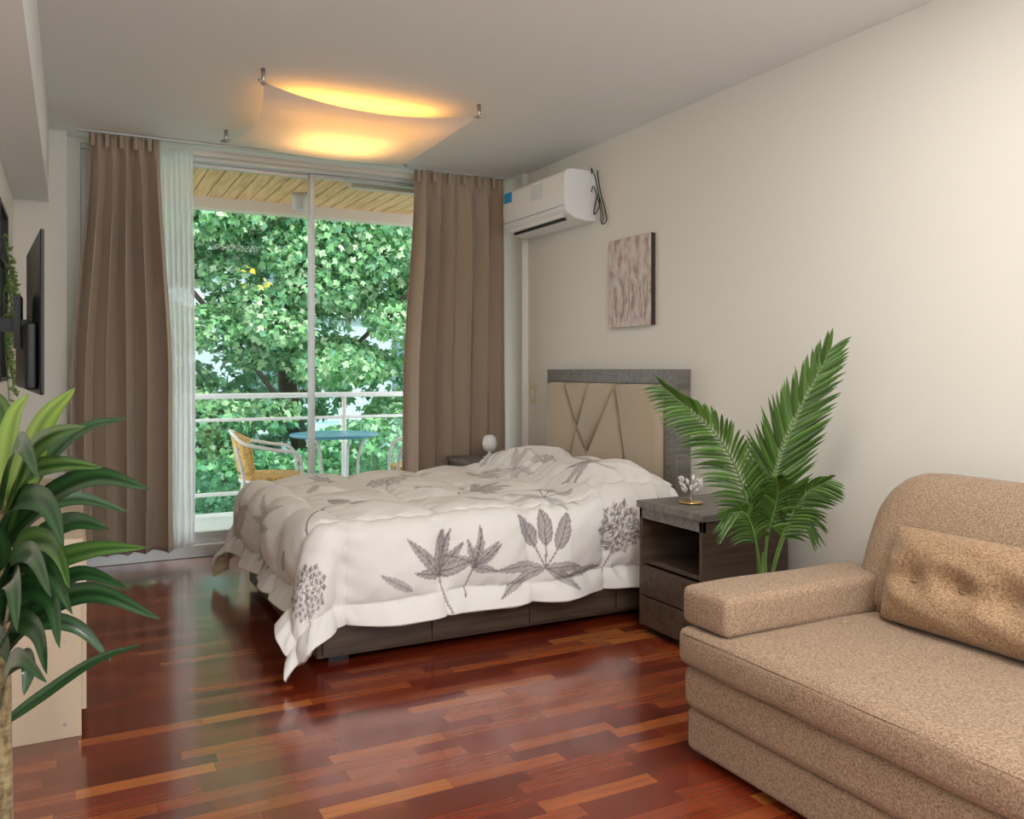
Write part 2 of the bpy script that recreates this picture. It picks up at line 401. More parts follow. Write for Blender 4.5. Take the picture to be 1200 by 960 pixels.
leafcloud('foliage',[(1.4,8.0,-.6,1.3,.4,.75),(3.4,8.05,-1.0,1.3,.4,.6),(.2,8.0,-.3,1.0,.4,.8)],9000,.08,[(.09,.25,.14),(.13,.36,.2),(.18,.42,.24)],M_leaf,hd)
nb=empty('neighbour_building')
M_nb=mat('stucco_pale',(.45,.58,.62),.8,var=.08,vscale=2)
box('facade',(-6,17,-4),(14,17.4,4.2),M_nb,nb)
boxes('windows',[((x,16.93,z),(x+1.1,17,z+1.3)) for x in (-3,0,3,6,9) for z in (-2.4,.5,2.7)],mat('dark_pane',(.12,.2,.24),.2),nb)
boxes('ledges',[((-6,16.85,z),(14,17,z+.15)) for z in (-.1,2.2,4.1)],M_white,nb)
box('garden_ground',(-30,7.3,-4.1),(40,60,-4),mat('lawn',(.08,.15,.05),.9,var=.3))

# ---------------- ceiling lamp ----------------
cl=empty('sail_ceiling_lamp')
cs=[(.76,3.87),(1.83,3.89),(1.85,5.02),(.77,4.96)]
zc=2.43; n=32; V=[];F=[]
cc=[Vector((x,y,zc)) for x,y in cs]
for j in range(n+1):
    for i in range(n+1):
        u,v=i/n,j/n
        p=cc[0]*(1-u)*(1-v)+cc[1]*u*(1-v)+cc[2]*u*v+cc[3]*(1-u)*v
        iu=4*u*(1-u); iv=4*v*(1-v)
        p.y+= .06*iu*(1-2*v) ; p.x+=.06*iv*(1-2*u)
        p.z-= .075*(iu**.9)*(iv**.9)+.045*(iu*(1-iv)+iv*(1-iu))
        V.append(p)
for j in range(n):
    for i in range(n): k=j*(n+1)+i; F.append((k,k+1,k+n+2,k+n+1))
mesh('sail',V,F,M_sail,cl,True)
tl=[];
for c in cc:
    tl.append(([(c.x,c.y,H),(c.x,c.y,zc-.012)],.010)); d=(Vector((1.3,4.44,zc))-c).normalized()
    tl.append(([c-d*.03,c+d*.03],.007))
tubes('corner_posts',tl,M_steel,cl,10)
M_bulb=mat('warm_bulb',(1,.8,.5),.5,emit=(1,.42,.08),es=2)
for i,(x,y) in enumerate(((1.12,4.3),(1.5,4.3),(1.3,4.7))):
    lathe('bulb_%d'%i,[(.001,-.022),(.018,-.016),(.024,0),(.02,.014),(.012,.03)],(x,y,H-.032),M_bulb,cl,14)
L=bpy.data.lights.new('lamp_glow','AREA'); L.shape='RECTANGLE'; L.size=.45; L.size_y=.4; L.energy=3.0; L.color=(1,.52,.14)
o=bpy.data.objects.new('glow_down',L); o.location=(1.3,4.5,2.468); link(o,cl)
L=bpy.data.lights.new('lamp_glow','AREA'); L.shape='RECTANGLE'; L.size=.75; L.size_y=.12; L.energy=1.6; L.color=(1,.40,.05)
o=bpy.data.objects.new('glow_strip_up',L); o.location=(1.3,4.14,2.405); o.rotation_euler=(math.pi,0,0); link(o,cl)

# ---------------- air conditioner ----------------
ac=empty('air_conditioner')
prof=[(XR,2.03),(2.70,2.03),(2.62,2.045),(2.575,2.075),(2.56,2.11),(2.555,2.2),(2.56,2.30),(2.575,2.325),(2.61,2.335),(XR,2.335)]
ya,yb=4.26,5.06; V=[];F=[];npf=len(prof)
for y in (ya,yb):
    for x,z in prof: V.append((x,y,z))
for i in range(npf): F.append((i,(i+1)%npf,npf+(i+1)%npf,npf+i))
F.append(tuple(range(npf))[::-1]); F.append(tuple(range(npf,2*npf)))
o=mesh('housing',V,F,M_plastic,ac); bevel(o,.012,3)
box('louvre_slot',(2.60,ya+.08,2.036),(2.615,yb-.08,2.05),M_black,ac)
o=box('louvre',(2.575,ya+.06,2.048),(2.585,yb-.06,2.08),M_white,ac,.003); 
box('panel_seam',(2.553,ya+.01,2.112),(2.56,yb-.01,2.115),mat('seam_grey',(.4,.4,.4),.5),ac)
box('blue_sticker',(2.551,4.93,2.245),(2.556,5.03,2.31),mat('sticker_blue',(.02,.35,.7),.4),ac)
box('energy_label',(2.551,4.52,2.20),(2.556,4.66,2.29),mat('label_white',(.7,.75,.78),.3),ac)
tubes('power_cable',[(catmull([(2.74,4.252,2.31),(2.71,4.21,2.33),(2.73,4.19,2.25),(2.76,4.2,2.12),(2.72,4.2,2.06),(2.75,4.2,2.18),(2.765,4.17,2.05),(2.75,4.16,2.0),(2.77,4.14,2.03),(2.765,4.2,2.2),(2.77,4.24,2.33)],8),.0035),(catmull([(2.73,4.24,2.2),(2.72,4.2,2.22),(2.75,4.18,2.1),(2.77,4.2,2.02)],8),.003)],M_black,ac,6)

# ---------------- painting ----------------
pa=empty('canvas_painting')
pm,nt,bb=newmat('floral_canvas'); L=nt.links.new
tc=N(nt,'ShaderNodeTexCoord'); mp=N(nt,'ShaderNodeMapping'); mp.inputs['Scale'].default_value=(1,1,.5); L(tc.outputs['Object'],mp.inputs[0])
vo=N(nt,'ShaderNodeTexNoise'); vo.inputs['Scale'].default_value=24; vo.inputs['Detail'].default_value=5; L(mp.outputs[0],vo.inputs['Vector'])
r=N(nt,'ShaderNodeValToRGB'); e=r.color_ramp.elements
e[0].position=.32; e[0].color=(.38,.27,.26,1); e[1].position=.58; e[1].color=(.70,.65,.60,1)
for p,c in ((.41,(.52,.40,.38,1)),(.49,(.63,.54,.50,1))): x=e.new(p); x.color=c
L(vo.outputs['Fac'],r.inputs[0]); L(r.outputs[0],bb.inputs['Base Color']); bb.inputs['Roughness'].default_value=.8
box('canvas',(2.75,3.69,1.387),(XR,4.09,1.885),pm,pa,.003)
box('canvas_side_print',(2.752,3.688,1.389),(XR,3.69,1.883),mat('canvas_edge',(.05,.03,.03),.8),pa)
st=[]
for i in range(16):
    y=random.uniform(3.73,4.05); z=random.uniform(1.42,1.5)
    pts=catmull([(2.7495,y,z),(2.7495,y+random.uniform(-.02,.02),z+.08),(2.7495,y+random.uniform(-.03,.03),z+.17)],4)
    pts=[p for p in pts if 3.7<p.y<4.08]
    if len(pts)>2: st.append((pts,.001)); 
tubes('painted_stems',st,mat('stem_paint',(.3,.22,.2),.8),pa,4)

sw=empty('light_switch')
box('plate',(XR-.01,5.0,.92),(XR,5.08,1.04),mat('ivory_plastic',(.75,.65,.42),.4),sw,.003)
box('rocker',(XR-.014,5.025,.95),(XR-.01,5.055,1.01),M_plastic,sw,.001)

# ---------------- bed ----------------
bed=empty('double_bed')
box('base',(.84,3.25,.03),(2.68,4.64,.30),M_darkwood,bed,.006)
boxes('drawer_fronts',[((.86+i*.455,3.238,.045),(.86+i*.455+.445,3.25,.285)) for i in range(4)],M_darkwood,bed,.003)
boxes('feet',[((x,y,0),(x+.08,y+.08,.03)) for x in (.9,2.5) for y in (3.3,4.5)],M_black,bed)
box('mattress',(.84,3.26,.30),(2.66,4.63,.53),mat('mattress_ticking',(.8,.76,.68),.9),bed,.05,5)
hx=2.68
ya,yb,zt=3.39,4.68,1.15
boxes('headboard_frame',[((hx+.02,ya,.25),(XR-.005,yb,zt)),((hx,ya,.25),(hx+.02,ya+.10,zt)),((hx,yb-.045,.25),(hx+.02,yb,zt)),((hx,ya+.10,1.075),(hx+.02,yb-.045,zt))],M_greywood,bed,.003)
pw0,pw1,pz0,pz1=yb-.047,ya+.102,.42,1.073
polys=[[(0,0),(.17,0),(.305,.6),(.182,1),(0,1)],[(.184,1),(.420,1),(.308,.61)],[(.310,.60),(.402,.382),(.650,1),(.422,1)],[(.172,0),(.648,0),(.741,.35),(.652,.99),(.404,.378),(.307,.592)],[(.65,0),(1,0),(1,1),(.655,1),(.743,.35)]]
def inset(P_,d):
    n_=len(P_); A=sum(P_[i][0]*P_[(i+1)%n_][1]-P_[(i+1)%n_][0]*P_[i][1] for i in range(n_)); sg=1 if A>0 else -1
    out_=[]
    for i in range(n_):
        p0,p1,p2=Vector(P_[i-1]),Vector(P_[i]),Vector(P_[(i+1)%n_])
        a=(p1-p0).normalized(); b_=(p2-p1).normalized()
        n1=Vector((-a.y,a.x))*sg; n2=Vector((-b_.y,b_.x))*sg; m2=(n1+n2).normalized(); k=d/max(.38,m2.dot(n1))
        out_.append(tuple(p1+m2*k))
    return out_
for i,P_ in enumerate(polys):
    W2=[(pw0+(pw1-pw0)*a,pz0+(pz1-pz0)*c) for a,c in P_]
    V=[]
    for x,d in ((hx+.02,.0005),(hx+.006,.0005),(hx-.010,.002),(hx-.024,.007),(hx-.036,.015),(hx-.045,.026),(hx-.050,.038)):
        for a2,c2 in inset(W2,d): V.append((x,a2,c2))
    m_=len(P_); F=[]
    for l in range(6):
        for k in range(m_): F.append((l*m_+k,l*m_+(k+1)%m_,(l+1)*m_+(k+1)%m_,(l+1)*m_+k))
    F.append(tuple(6*m_+k for k in range(m_)))
    mesh('headboard_panel_%d'%i,V,F,M_uph,bed,True)
def pillow(name,cx,cy,cz,lx,ly,lz,m,parent,rot=None,tufts=(),n=36):
    V=[];F=[]
    for sgn in (1,-1):
        for j in range(n+1):
            for i in range(n+1):
                u,v=2*i/n-1,2*j/n-1
                th=((1-abs(u)**3.2)*(1-abs(v)**3.2)); th=max(th,0)**.55
                for (a,b_) in tufts: th*=1-.6*math.exp(-((u-a)**2*14+(v-b_)**2*40))
                pin=1-.06*(abs(u)**2)*(1-abs(v)**2) ; pin2=1-.06*(abs(v)**2)*(1-abs(u)**2)
                wob=.005*math.sin(9*u+3*v)*math.cos(11*v-2*u)
                V.append(Vector((u*lx/2*pin2,v*ly/2*pin,sgn*(lz/2*th+(wob if th>.3 else 0)))))
    k0=(n+1)**2
    for j in range(n):
        for i in range(n):
            k=j*(n+1)+i; F.append((k,k+1,k+n+2,k+n+1)); k+=k0; F.append((k,k+n+1,k+n+2,k+1))
    if rot is None: rot=Matrix.Identity(3)
    V=[rot@v+Vector((cx,cy,cz)) for v in V]
    o=mesh(name,V,F,m,parent,True)
    w_=o.modifiers.new('weld','WELD'); w_.merge_threshold=.0005
    return o
M_sheet=mat('white_cotton',(.82,.8,.77),.9,bump=.1,bscale=60)
pillow('pillow_a',2.4,4.28,.585,.42,.62,.14,M_sheet,bed); pillow('pillow_b',2.4,3.62,.585,.42,.62,.14,M_sheet,bed)

# duvet (thick quilted comforter)
ix0,iy0,iy1=.90,3.31,4.58; R=.11; TOP=.565
nx,ny=400,430
OF,OS=.43,.47
px=np.linspace(ix0-OF,2.58,nx); py=np.linspace(iy0-OS,iy1+OS,ny)
PX,PY=np.meshgrid(px,py,indexing='ij')
ex=np.minimum(PX-ix0,0); ey=np.where(PY<iy0,PY-iy0,np.where(PY>iy1,PY-iy1,0))
E=np.sqrt(ex**2+ey**2)+1e-9; nxv,nyv=ex/E,ey/E
def sm(t): t=np.clip(t,0,1); return t*t*(3-2*t)
corner=sm(np.minimum(np.abs(ex),np.abs(ey))/.28)
ap=np.clip(E-R*math.pi/2,0,None); arc=np.minimum(E,R*math.pi/2)
flare=.20+.26*corner-.19*sm((PX-1.9)/.3)
out=R*np.sin(arc/R)+flare*ap
down=R*(1-np.cos(arc/R))+ap*np.sqrt(1-flare**2)
fold=(1-corner)*(np.sin(PX*11+.7)*np.abs(nyv)**2+np.sin(PY*12+1.2)*np.abs(nxv)**2)*.016*np.clip(ap/.25,0,1.3)+ (1-corner)*.008*np.sin(PX*23+PY*3)*np.clip(ap/.2,0,1)
def sn(a,b_,k,s): 
    return np.sin(a*k+s)*np.cos(b_*k*1.13+s*1.7)
wr=.006*sn(PX+.3*PY,PY,9,1)+.0035*sn(PX,PY-.5*PX,19,2)+.0018*sn(PX-.4*PY,PY,37,.4)
rd=1-np.abs(np.sin(PX*7+1.6*np.sin(PY*3.1)+PY*5)); wr+= .010*rd**5*np.clip(np.sin(PY*3+PX*2),0,1)
rd=1-np.abs(np.sin(PY*8-1.3*np.sin(PX*4)+1)); wr+= .010*rd**5*np.clip(np.sin(PX*2.6+1),0,1)
rd=1-np.abs(np.sin(PX*13+PY*6+1.2*np.sin(PY*7))); wr+= .012*rd**6*sm((PX-1.8)/.3)*np.clip(np.sin(PY*6+2),.1,1)
QX=(PX-px[0]-.075)/.40+.02*np.sin(PY*9); QY=(PY-py[0]-.085)/.365+.02*np.sin(PX*8)
qx=np.abs(np.sin(np.pi*QX)); qy=np.abs(np.sin(np.pi*QY))
puff=np.minimum(qx,1)**.5*np.minimum(qy,1)**.5
pk=.034+.038*np.clip(E/.15,0,1)
quilt=pk*puff-.5*pk
quilt+=.0032*np.sin(PY*75+2*np.sin(PX*20))*np.exp(-(qx/.4)**2)+.0032*np.sin(PX*75+2*np.sin(PY*20))*np.exp(-(qy/.4)**2)
th=wr+quilt
kk=np.clip(arc/(R*1.57),0,1)
X=np.maximum(PX,ix0)+nxv*(out+fold+th*kk)
Y=np.clip(PY,iy0,iy1)+nyv*(out+fold+th*kk)
Z=TOP-down+th*np.cos(np.clip(arc/R,0,1.57))
ph=sm((PX-2.03)/.22)*(1-.55*sm((PX-2.44)/.13))
pb=np.maximum(np.exp(-(np.abs(PY-4.27)/.33)**4),np.exp(-(np.abs(PY-3.60)/.33)**4)*.95)
side=1-sm((E-.02)/.22)
Z+=.12*ph*(.3+.7*pb)*side
Z+=.010*np.sin(PY*16+PX*9)*ph*side
Z=np.maximum(Z,.028+.004*np.sin(PX*30))
V=np.stack([X,Y,Z],-1).reshape(-1,3)
I=np.arange(nx*ny).reshape(nx,ny)
F=np.stack([I[:-1,:-1],I[1:,:-1],I[1:,1:],I[:-1,1:]],-1).reshape(-1,4).tolist()
duv=mesh('duvet',V.tolist(),F,None,bed,True)
base=np.zeros((nx,ny,3))+np.array([.80,.78,.755]); cov=np.zeros((nx,ny))
def leafp(x,y,ang,L_,W_,dark=.9,bend=0):
    dx=PX-x; dy=PY-y; a=dx*math.cos(ang)+dy*math.sin(ang); b_=-dx*math.sin(ang)+dy*math.cos(ang)
    tt=a/L_; b_=b_-bend*np.clip(tt,0,1)**2
    prof_=W_*np.sin(np.pi*np.clip(tt,0,1)**.8)**.8
    ins=(tt>0)&(tt<1)&(np.abs(b_)<prof_)
    vein=np.abs(b_)<.0025; str_=.5+.5*np.sin((np.abs(b_)*1.2-a)*260)
    edge=np.abs(b_)/np.maximum(prof_,1e-5)
    val=dark*(.5+.25*str_+.3*edge**2); val=np.where(vein,dark*1.25,val)
    np.copyto(cov,np.maximum(cov,val),where=ins)
def stem(x,y,ang,L_,w_=.003,bend=0): 
    dx=PX-x; dy=PY-y; a=dx*math.cos(ang)+dy*math.sin(ang); b_=-dx*math.sin(ang)+dy*math.cos(ang); tt=a/L_
    ins=(tt>0)&(tt<1)&(np.abs(b_-bend*tt**2)<w_); np.copyto(cov,np.maximum(cov,.9),where=ins)
rp=random.Random(11)
def lily(x,y,ang,s=1,dark=.9):
    stem(x,y,ang+math.pi,.13*s,.0035,.03)
    for d in (-1.35,-.85,-.4,.05,.45,.95,1.4): leafp(x+.01*d,y,ang+d+rp.uniform(-.15,.15),rp.uniform(.09,.17)*s,rp.uniform(.015,.023)*s,dark,rp.uniform(-.04,.04))
def tulip(x,y,ang,s=1,dark=.85):
    for d in (-.5,0,.45): 
        stem(x,y,ang+d,.1*s,.003); leafp(x+.08*s*math.cos(ang+d),y+.08*s*math.sin(ang+d),ang+d,.14*s*rp.uniform(.8,1.15),.028*s,dark,rp.uniform(-.02,.02))
    for d in (-1.9,-1.4,1.5,2.0): leafp(x,y,ang+d,.18*s*rp.uniform(.8,1.1),.020*s,dark*.8,.03*math.copysign(1,d))
def hydr(x,y,R_,dark=.55):
    k=int(520*R_)
    for q in range(k):
        a=q*2.39996; r_=R_*math.sqrt((q+.5)/k); fx,fy=x+r_*math.cos(a),y+r_*math.sin(a)
        for p_ in range(4): leafp(fx,fy,a+p_*1.5708,.016,.0062,dark*rp.uniform(.4,1.4))
    stem(x,y,-1.9,.2,.003)
up=math.pi/2
lily(1.32,3.0,up+.1,1.25); tulip(1.80,2.98,up-.1,1.2,.95); hydr(.70,3.06,.11,.7); hydr(2.2,3.10,.10,.7)
lily(1.47,3.02,up-.5,1.0,.8); leafp(1.9,2.93,.1,.22,.02,.8); leafp(1.2,2.95,2.6,.16,.018,.7)
stem(.78,3.28,.9,.35,.004,.05); leafp(1.05,3.5,.5,.17,.032,.8)
leafp(1.1,3.62,2.2,.15,.037,.8); lily(1.75,3.75,.4,1.2,.65); tulip(2.15,4.1,2.6,1.15,.55); hydr(1.45,4.2,.10,.5); lily(1.2,4.35,2.8,1.1,.55)
tulip(.72,3.95,3.1,1.1,.6); lily(.7,4.5,3.3,1.1,.5); tulip(1.9,3.35,.8,1.05,.65); lily(2.25,3.5,1.8,1.1,.65); tulip(2.35,4.45,1.2,1.1,.55); leafp(1.55,3.45,-.4,.18,.022,.6)
lily(2.45,3.1,up,.9,.8); hydr(2.3,4.0,.09,.5); leafp(2.1,4.45,.6,.22,.03,.5); leafp(1.8,4.45,2.9,.2,.022,.5);tulip(1.5,4.65,up,1.1,.5)
for (x_,y_) in ((1.45,3.8),(1.0,4.05),(1.95,4.3),(2.4,3.7),(1.6,4.45),(.6,3.5)):
    leafp(x_,y_,rp.uniform(0,6.28),.13,.02,.6,.02)
pc=np.array([.19,.155,.16]); cv=np.clip(cov,0,1)[...,None]
sq=np.maximum(1-qx/.03,1-qy/.03); sq=np.clip(sq,0,1)[...,None]*.12
colr=base*(1-cv)+pc*cv; colr=colr*(1-sq)
rgba=np.concatenate([colr,np.ones((nx,ny,1))],-1)
setcol(duv,'print',rgba.reshape(-1,4))
M_duv=attrmat('printed_duvet_cotton','print',.9,bump=.25,bscale=16)
M_under=mat('duvet_lining',(.66,.56,.36),.9)
duv.data.materials.append(M_duv); duv.data.materials.append(M_under)
s=duv.modifiers.new('th','SOLIDIFY'); s.thickness=.026; s.offset=-1; s.material_offset=1; s.material_offset_rim=0
if duv.data.polygons[len(F)//2].normal.z<0: duv.data.flip_normals()

# ---------------- nightstands ----------------
def nightstand(y0,y1):
    e=empty('nightstand'); x0,x1,zt=2.22,2.68,.575; yy0,yy1=y0,y1
    box('top',(x0-.01,yy0-.01,zt-.03),(x1,yy1+.01,zt),M_greywood,e,.003)
    boxes('apron',[((x0,yy0,.50),(x0+.02,yy1,zt-.03))],M_greywood,e,.002)
    boxes('carcass',[((x0,yy0,.03),(x1,yy0+.02,zt-.03)),((x0,yy1-.02,.03),(x1,yy1,zt-.03)),((x1-.015,yy0+.02,.03),(x1,yy1-.02,zt-.03)),((x0+.02,yy0+.02,.30),(x1-.015,yy1-.02,.32)),((x0+.02,yy0+.02,.03),(x1-.015,yy1-.02,.05))],M_darkwood,e,.002)
    boxes('drawer_fronts',[((x0-.004,yy0+.003,.035),(x0+.018,yy1-.003,.16)),((x0-.004,yy0+.003,.168),(x0+.018,yy1-.003,.295))],M_darkwood,e,.003)
    boxes('plinth',[((x0+.03,yy0+.02,0),(x1-.02,yy1-.02,.03))],M_black,e)
    return e
nightstand(2.64,3.06); nightstand(4.86,5.2)
M_cg=thinglass('clear_glass',(.92,.94,.95),.22,.05)
M_gold=mat('brass',(.8,.55,.25),.25,metal=1)
M_cry=mat('crystal_white',(.85,.84,.82),.1,coat=.5)
e=empty('crystal_ornament'); x,y,z=2.36,2.88,.575
lathe('dish',[(.035,0),(.05,.004),(.052,.008),(.025,.01)],(x,y,z),M_gold,e)
lathe('stem',[(.010,0),(.006,.015),(.005,.02),(.010,.03)],(x,y,z+.010),M_cg,e)
fl=[]
for k in range(18):
    a=k*2.4; t_=.25+.75*(k/17); r_=.045*math.sin(1.2*t_+.4)
    c=Vector((x+r_*math.cos(a),y+r_*math.sin(a),z+.035+.075*t_)); d=Vector((math.cos(a),math.sin(a),1.0)).normalized()
    fl.append((catmull([c-d*.016,c,c+d*.018],3),lambda q:.0008+.007*math.sin(math.pi*q)))
tubes('crystal_petals',fl,M_cry,e,6)
e=empty('glass_table_lamp'); x,y,z=2.42,4.98,.575
lathe('base',[(.04,0),(.045,.006),(.02,.015),(.012,.03),(.012,.05)],(x,y,z),M_plastic,e)
lathe('shade',[(.03,0),(.045,.02),(.05,.05),(.04,.09),(.02,.105)],(x,y,z+.045),mat('opal_glass',(.85,.85,.85),.2,coat=.4),e)

# ---------------- sofa ----------------
sf=empty('sofa')
SX,SY1,SY0=1.62,2.02,.25
def sbox(n,lo,hi,bv=.03,seg=5,m=M_sofa): return box(n,lo,hi,m,sf,bv,seg)
sbox('base',(SX+.01,SY0,.02),(2.62,SY1-.005,.145),.02)
sbox('pullout_layer',(SX-.005,SY0,.145),(2.3,SY1,.275),.035)
def puffcushion(name,lo,hi,m,parent,puff=.02,n=24,bv=.04):
    v,f=boxvf(lo,hi); me=bpy.data.meshes.new(name); bm=bmesh.new()
    vs=[bm.verts.new(p) for p in v]
    for q in f: bm.faces.new([vs[i] for i in q])
    bmesh.ops.bevel(bm,geom=bm.edges[:]+bm.verts[:],offset=bv,segments=5,profile=.5,affect='EDGES')
    bmesh.ops.subdivide_edges(bm,edges=[e_ for e_ in bm.edges if e_.calc_length()>.2],cuts=n,use_grid_fill=True)
    cx,cy,cz=[(a+b_)/2 for a,b_ in zip(lo,hi)]; hx_,hy_,hz_=[(b_-a)/2 for a,b_ in zip(lo,hi)]
    for vt in bm.verts:
        u=(vt.co.x-cx)/hx_; w_=(vt.co.y-cy)/hy_; q=(vt.co.z-cz)/hz_
        vt.co.z+=puff*q*max(0,(1-u**4))*max(0,(1-w_**4))
        vt.co.x+=puff*.6*u*max(0,1-w_**6)*max(0,1-q**2)
        vt.co.z+=.002*math.sin(vt.co.y*19+vt.co.x*11)*q
    bm.to_mesh(me); bm.free(); me.materials.append(m); me.shade_smooth()
    return link(bpy.data.objects.new(name,me),parent)
puffcushion('seat',(SX-.02,SY0,.275),(2.32,SY1+.005,.388),M_sofa,sf,.012,bv=.03)
puffcushion('arm_pad',(SX+.005,SY1-.19,.392),(2.34,SY1+.01,.505),M_sofa,sf,.006,bv=.022)
prof=[(2.24,.385),(2.22,.44),(2.25,.56),(2.30,.68),(2.35,.765),(2.42,.81),(2.50,.815),(2.57,.79),(2.61,.72),(2.63,.5),(2.63,.15),(2.3,.15)]
def backrest(y0,y1,name):
    ns=30; V=[];F=[]
    pc2=catmull([(x,0,z) for x,z in prof]+[(prof[0][0],0,prof[0][1])],4)[:-1]; m_=len(pc2)
    for k in range(ns+1):
        t_=k/ns; t_=.5-.5*math.cos(math.pi*t_) ; y=y0+(y1-y0)*t_
        dd=min(y1-y,y-y0); rr=.15; q=1 if dd>rr else math.sqrt(max(0,1-((rr-dd)/rr)**2))
        for p in pc2:
            z=p.z; x=p.x
            f_=.80+.20*q
            zz=.15+(z-.15)*f_ if z>.15 else z; xx=2.45+(x-2.45)*(.75+.25*q)
            V.append((xx,y,zz))
    for k in range(ns):
        for i in range(m_): F.append((k*m_+i,k*m_+(i+1)%m_,(k+1)*m_+(i+1)%m_,(k+1)*m_+i))
    F.append(tuple(range(m_))[::-1]); F.append(tuple(ns*m_+i for i in range(m_)))
    return mesh(name,V,F,M_sofa,sf,True)
backrest(SY0+.02,SY1-.08,'backrest')
tubes('piping',[([(SX-.018,SY0+.03,.372),(SX-.018,SY1-.03,.372)],.003),([(SX-.018,SY0+.03,.292),(SX-.018,SY1-.03,.292)],.003)],M_sofa,sf,6)
boxes('feet',[((x,y,0),(x+.05,y+.05,.025)) for x in (1.7,2.5) for y in (.3,1.9)],M_black,sf)
rot=Matrix(((.30,0,-.954),(0,1,0),(.954,0,.30)))
TF=(-.66,-.22,.22,.66)
pillow('lumbar_pillow',2.20,1.42,.54,.285,.68,.17,M_cush,sf,rot,[(-.05,b_) for b_ in TF],56)
for k,b_ in enumerate(TF):
    c=rot@Vector((-.01,b_*.34,.035))+Vector((2.20,1.42,.54))
    lathe('button_%d'%k,[(.001,-.004),(.009,-.002),(.009,.002),(.001,.004)],tuple(c),M_cush,sf,12)

# ---------------- plants ----------------
def blade(V,F,CC,pts,W,col,side,fold=.3,shape=.7,stripe=None):
    n=len(pts)-1
    for i,p in enumerate(pts):
        t_=i/n; a=pts[max(i-1,0)]; b_=pts[min(i+1,n)]; tg=(b_-a).normalized()
        sd=(side-tg*side.dot(tg)); sd=sd.normalized() if sd.length>1e-4 else tg.orthogonal().normalized()
        nr=tg.cross(sd)
        if nr.z<0: nr=-nr
        w_=W*(math.sin(math.pi*min(1,max(.03,t_**shape)))**.75)+.0006
        k=len(V)
        V+= [p-sd*w_+nr*w_*fold, p-sd*w_*.5+nr*w_*fold*.35, p, p+sd*w_*.5+nr*w_*fold*.35, p+sd*w_+nr*w_*fold]
        c1=col; c2=stripe or tuple(c*1.25 for c in col)
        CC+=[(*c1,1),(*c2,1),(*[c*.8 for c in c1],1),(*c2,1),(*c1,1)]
        if i: 
            for q in range(4): F.append((k-5+q,k-4+q,k+q+1,k+q))
M_palm=attrmat('palm_leaf','leafcol',.35,.2)
M_drac=attrmat('dracaena_leaf','leafcol',.28,.12,coat=.2)
Rv=Vector((C,-S,0)); Fv=Vector((S,C,0)); Zv=Vector((0,0,1))
pp=empty('potted_palm'); PB=Vector((2.31,2.40,0))
V=[];F=[];CC=[];rach=[]
def frond(ctrl,Lmax,W,nl=22,start=.25,face=None,droop=.1,ang=.9):
    pts=catmull([PB+Rv*a+Fv*b_+Zv*z for a,b_,z in ctrl],14); n=len(pts)
    rach.append((pts,lambda t_: .005*(1-t_)+.0015))
    fd=face or Fv
    for i in range(nl):
        t_=start+(1-start)*(i+.3)/nl; k=min(n-2,int(t_*(n-1))); fr_=t_*(n-1)-k; p=pts[k].lerp(pts[k+1],fr_)
        tg=(pts[min(k+2,n-1)]-pts[max(k-1,0)]).normalized(); sd=tg.cross(fd).normalized()
        u=(t_-start)/(1-start); L_=Lmax*(.45+.75*math.sin(math.pi*min(1,(u*.75+.15))))*(1-.35*u)
        an=ang*(1-.5*u)
        for sg in (-1,1):
            d=(tg*math.cos(an)+sd*sg*math.sin(an)+fd*random.uniform(-.3,.15)).normalized()
            up_=tg*.12*L_
            q=[p+d*L_*s_+up_*s_*s_+Vector((0,0,-droop*L_*s_*s_)) for s_ in (0,.2,.4,.6,.8,1)]
            f_=random.uniform(.6,1.35); c=(.065*f_,.14*f_,.022*f_)
            blade(V,F,CC,q,W,c,fd.cross(d).normalized(),.4,.8)
frond([(0,0,.3),(.015,0,.55),(.07,0,.85),(.245,-.02,1.225)],.20,.0082,44,.36,ang=.85,droop=.1)
frond([(-.01,0,.3),(-.05,-.02,.6),(-.17,-.06,.88),(-.40,-.1,1.09)],.165,.0065,36,.3,ang=.9,droop=.4)
frond([(.01,0,.3),(.05,-.05,.52),(.11,-.1,.68),(.19,-.14,.75)],.12,.006,24,.35,ang=.9,droop=.5)
frond([(0,0,.3),(-.04,-.05,.5),(-.09,-.09,.62),(-.16,-.12,.63)],.12,.006,24,.35,ang=.9,droop=.6)
frond([(0,0,.3),(.0,-.05,.52),(.02,-.1,.68),(.0,-.16,.76)],.11,.006,20,.4,ang=.9,droop=.4)
frond([(.01,0,.3),(.08,.02,.5),(.13,.03,.6),(.18,.02,.58)],.11,.006,20,.35,ang=.9,droop=.6)
o=mesh('leaflets',V,F,M_palm,pp,True); setcol(o,'leafcol',CC)
tubes('stems',rach,mat('palm_stem',(.12,.22,.05),.5),pp,6)
M_basket=tweed('woven_basket',(.3,.2,.1),(.6,.45,.27),90,.8)
lathe('pot',[(.085,0),(.095,.01),(.115,.24),(.12,.26),(.108,.265),(.105,.235)],(PB.x,PB.y,0),M_basket,pp)
lathe('soil',[(.10,0),(.10,.01)],(PB.x,PB.y,.22),mat('soil',(.03,.02,.015),.95,bump=.6,bscale=60),pp)
tubes('trunks',[([(PB.x+dx,PB.y+dy,.22),(PB.x+dx*.5,PB.y+dy*.5,.46)],lambda t_: .012-.006*t_) for dx,dy in ((0,0),(.025,.01),(-.02,-.02))],mat('palm_stem_b',(.14,.2,.06),.6),pp,8)

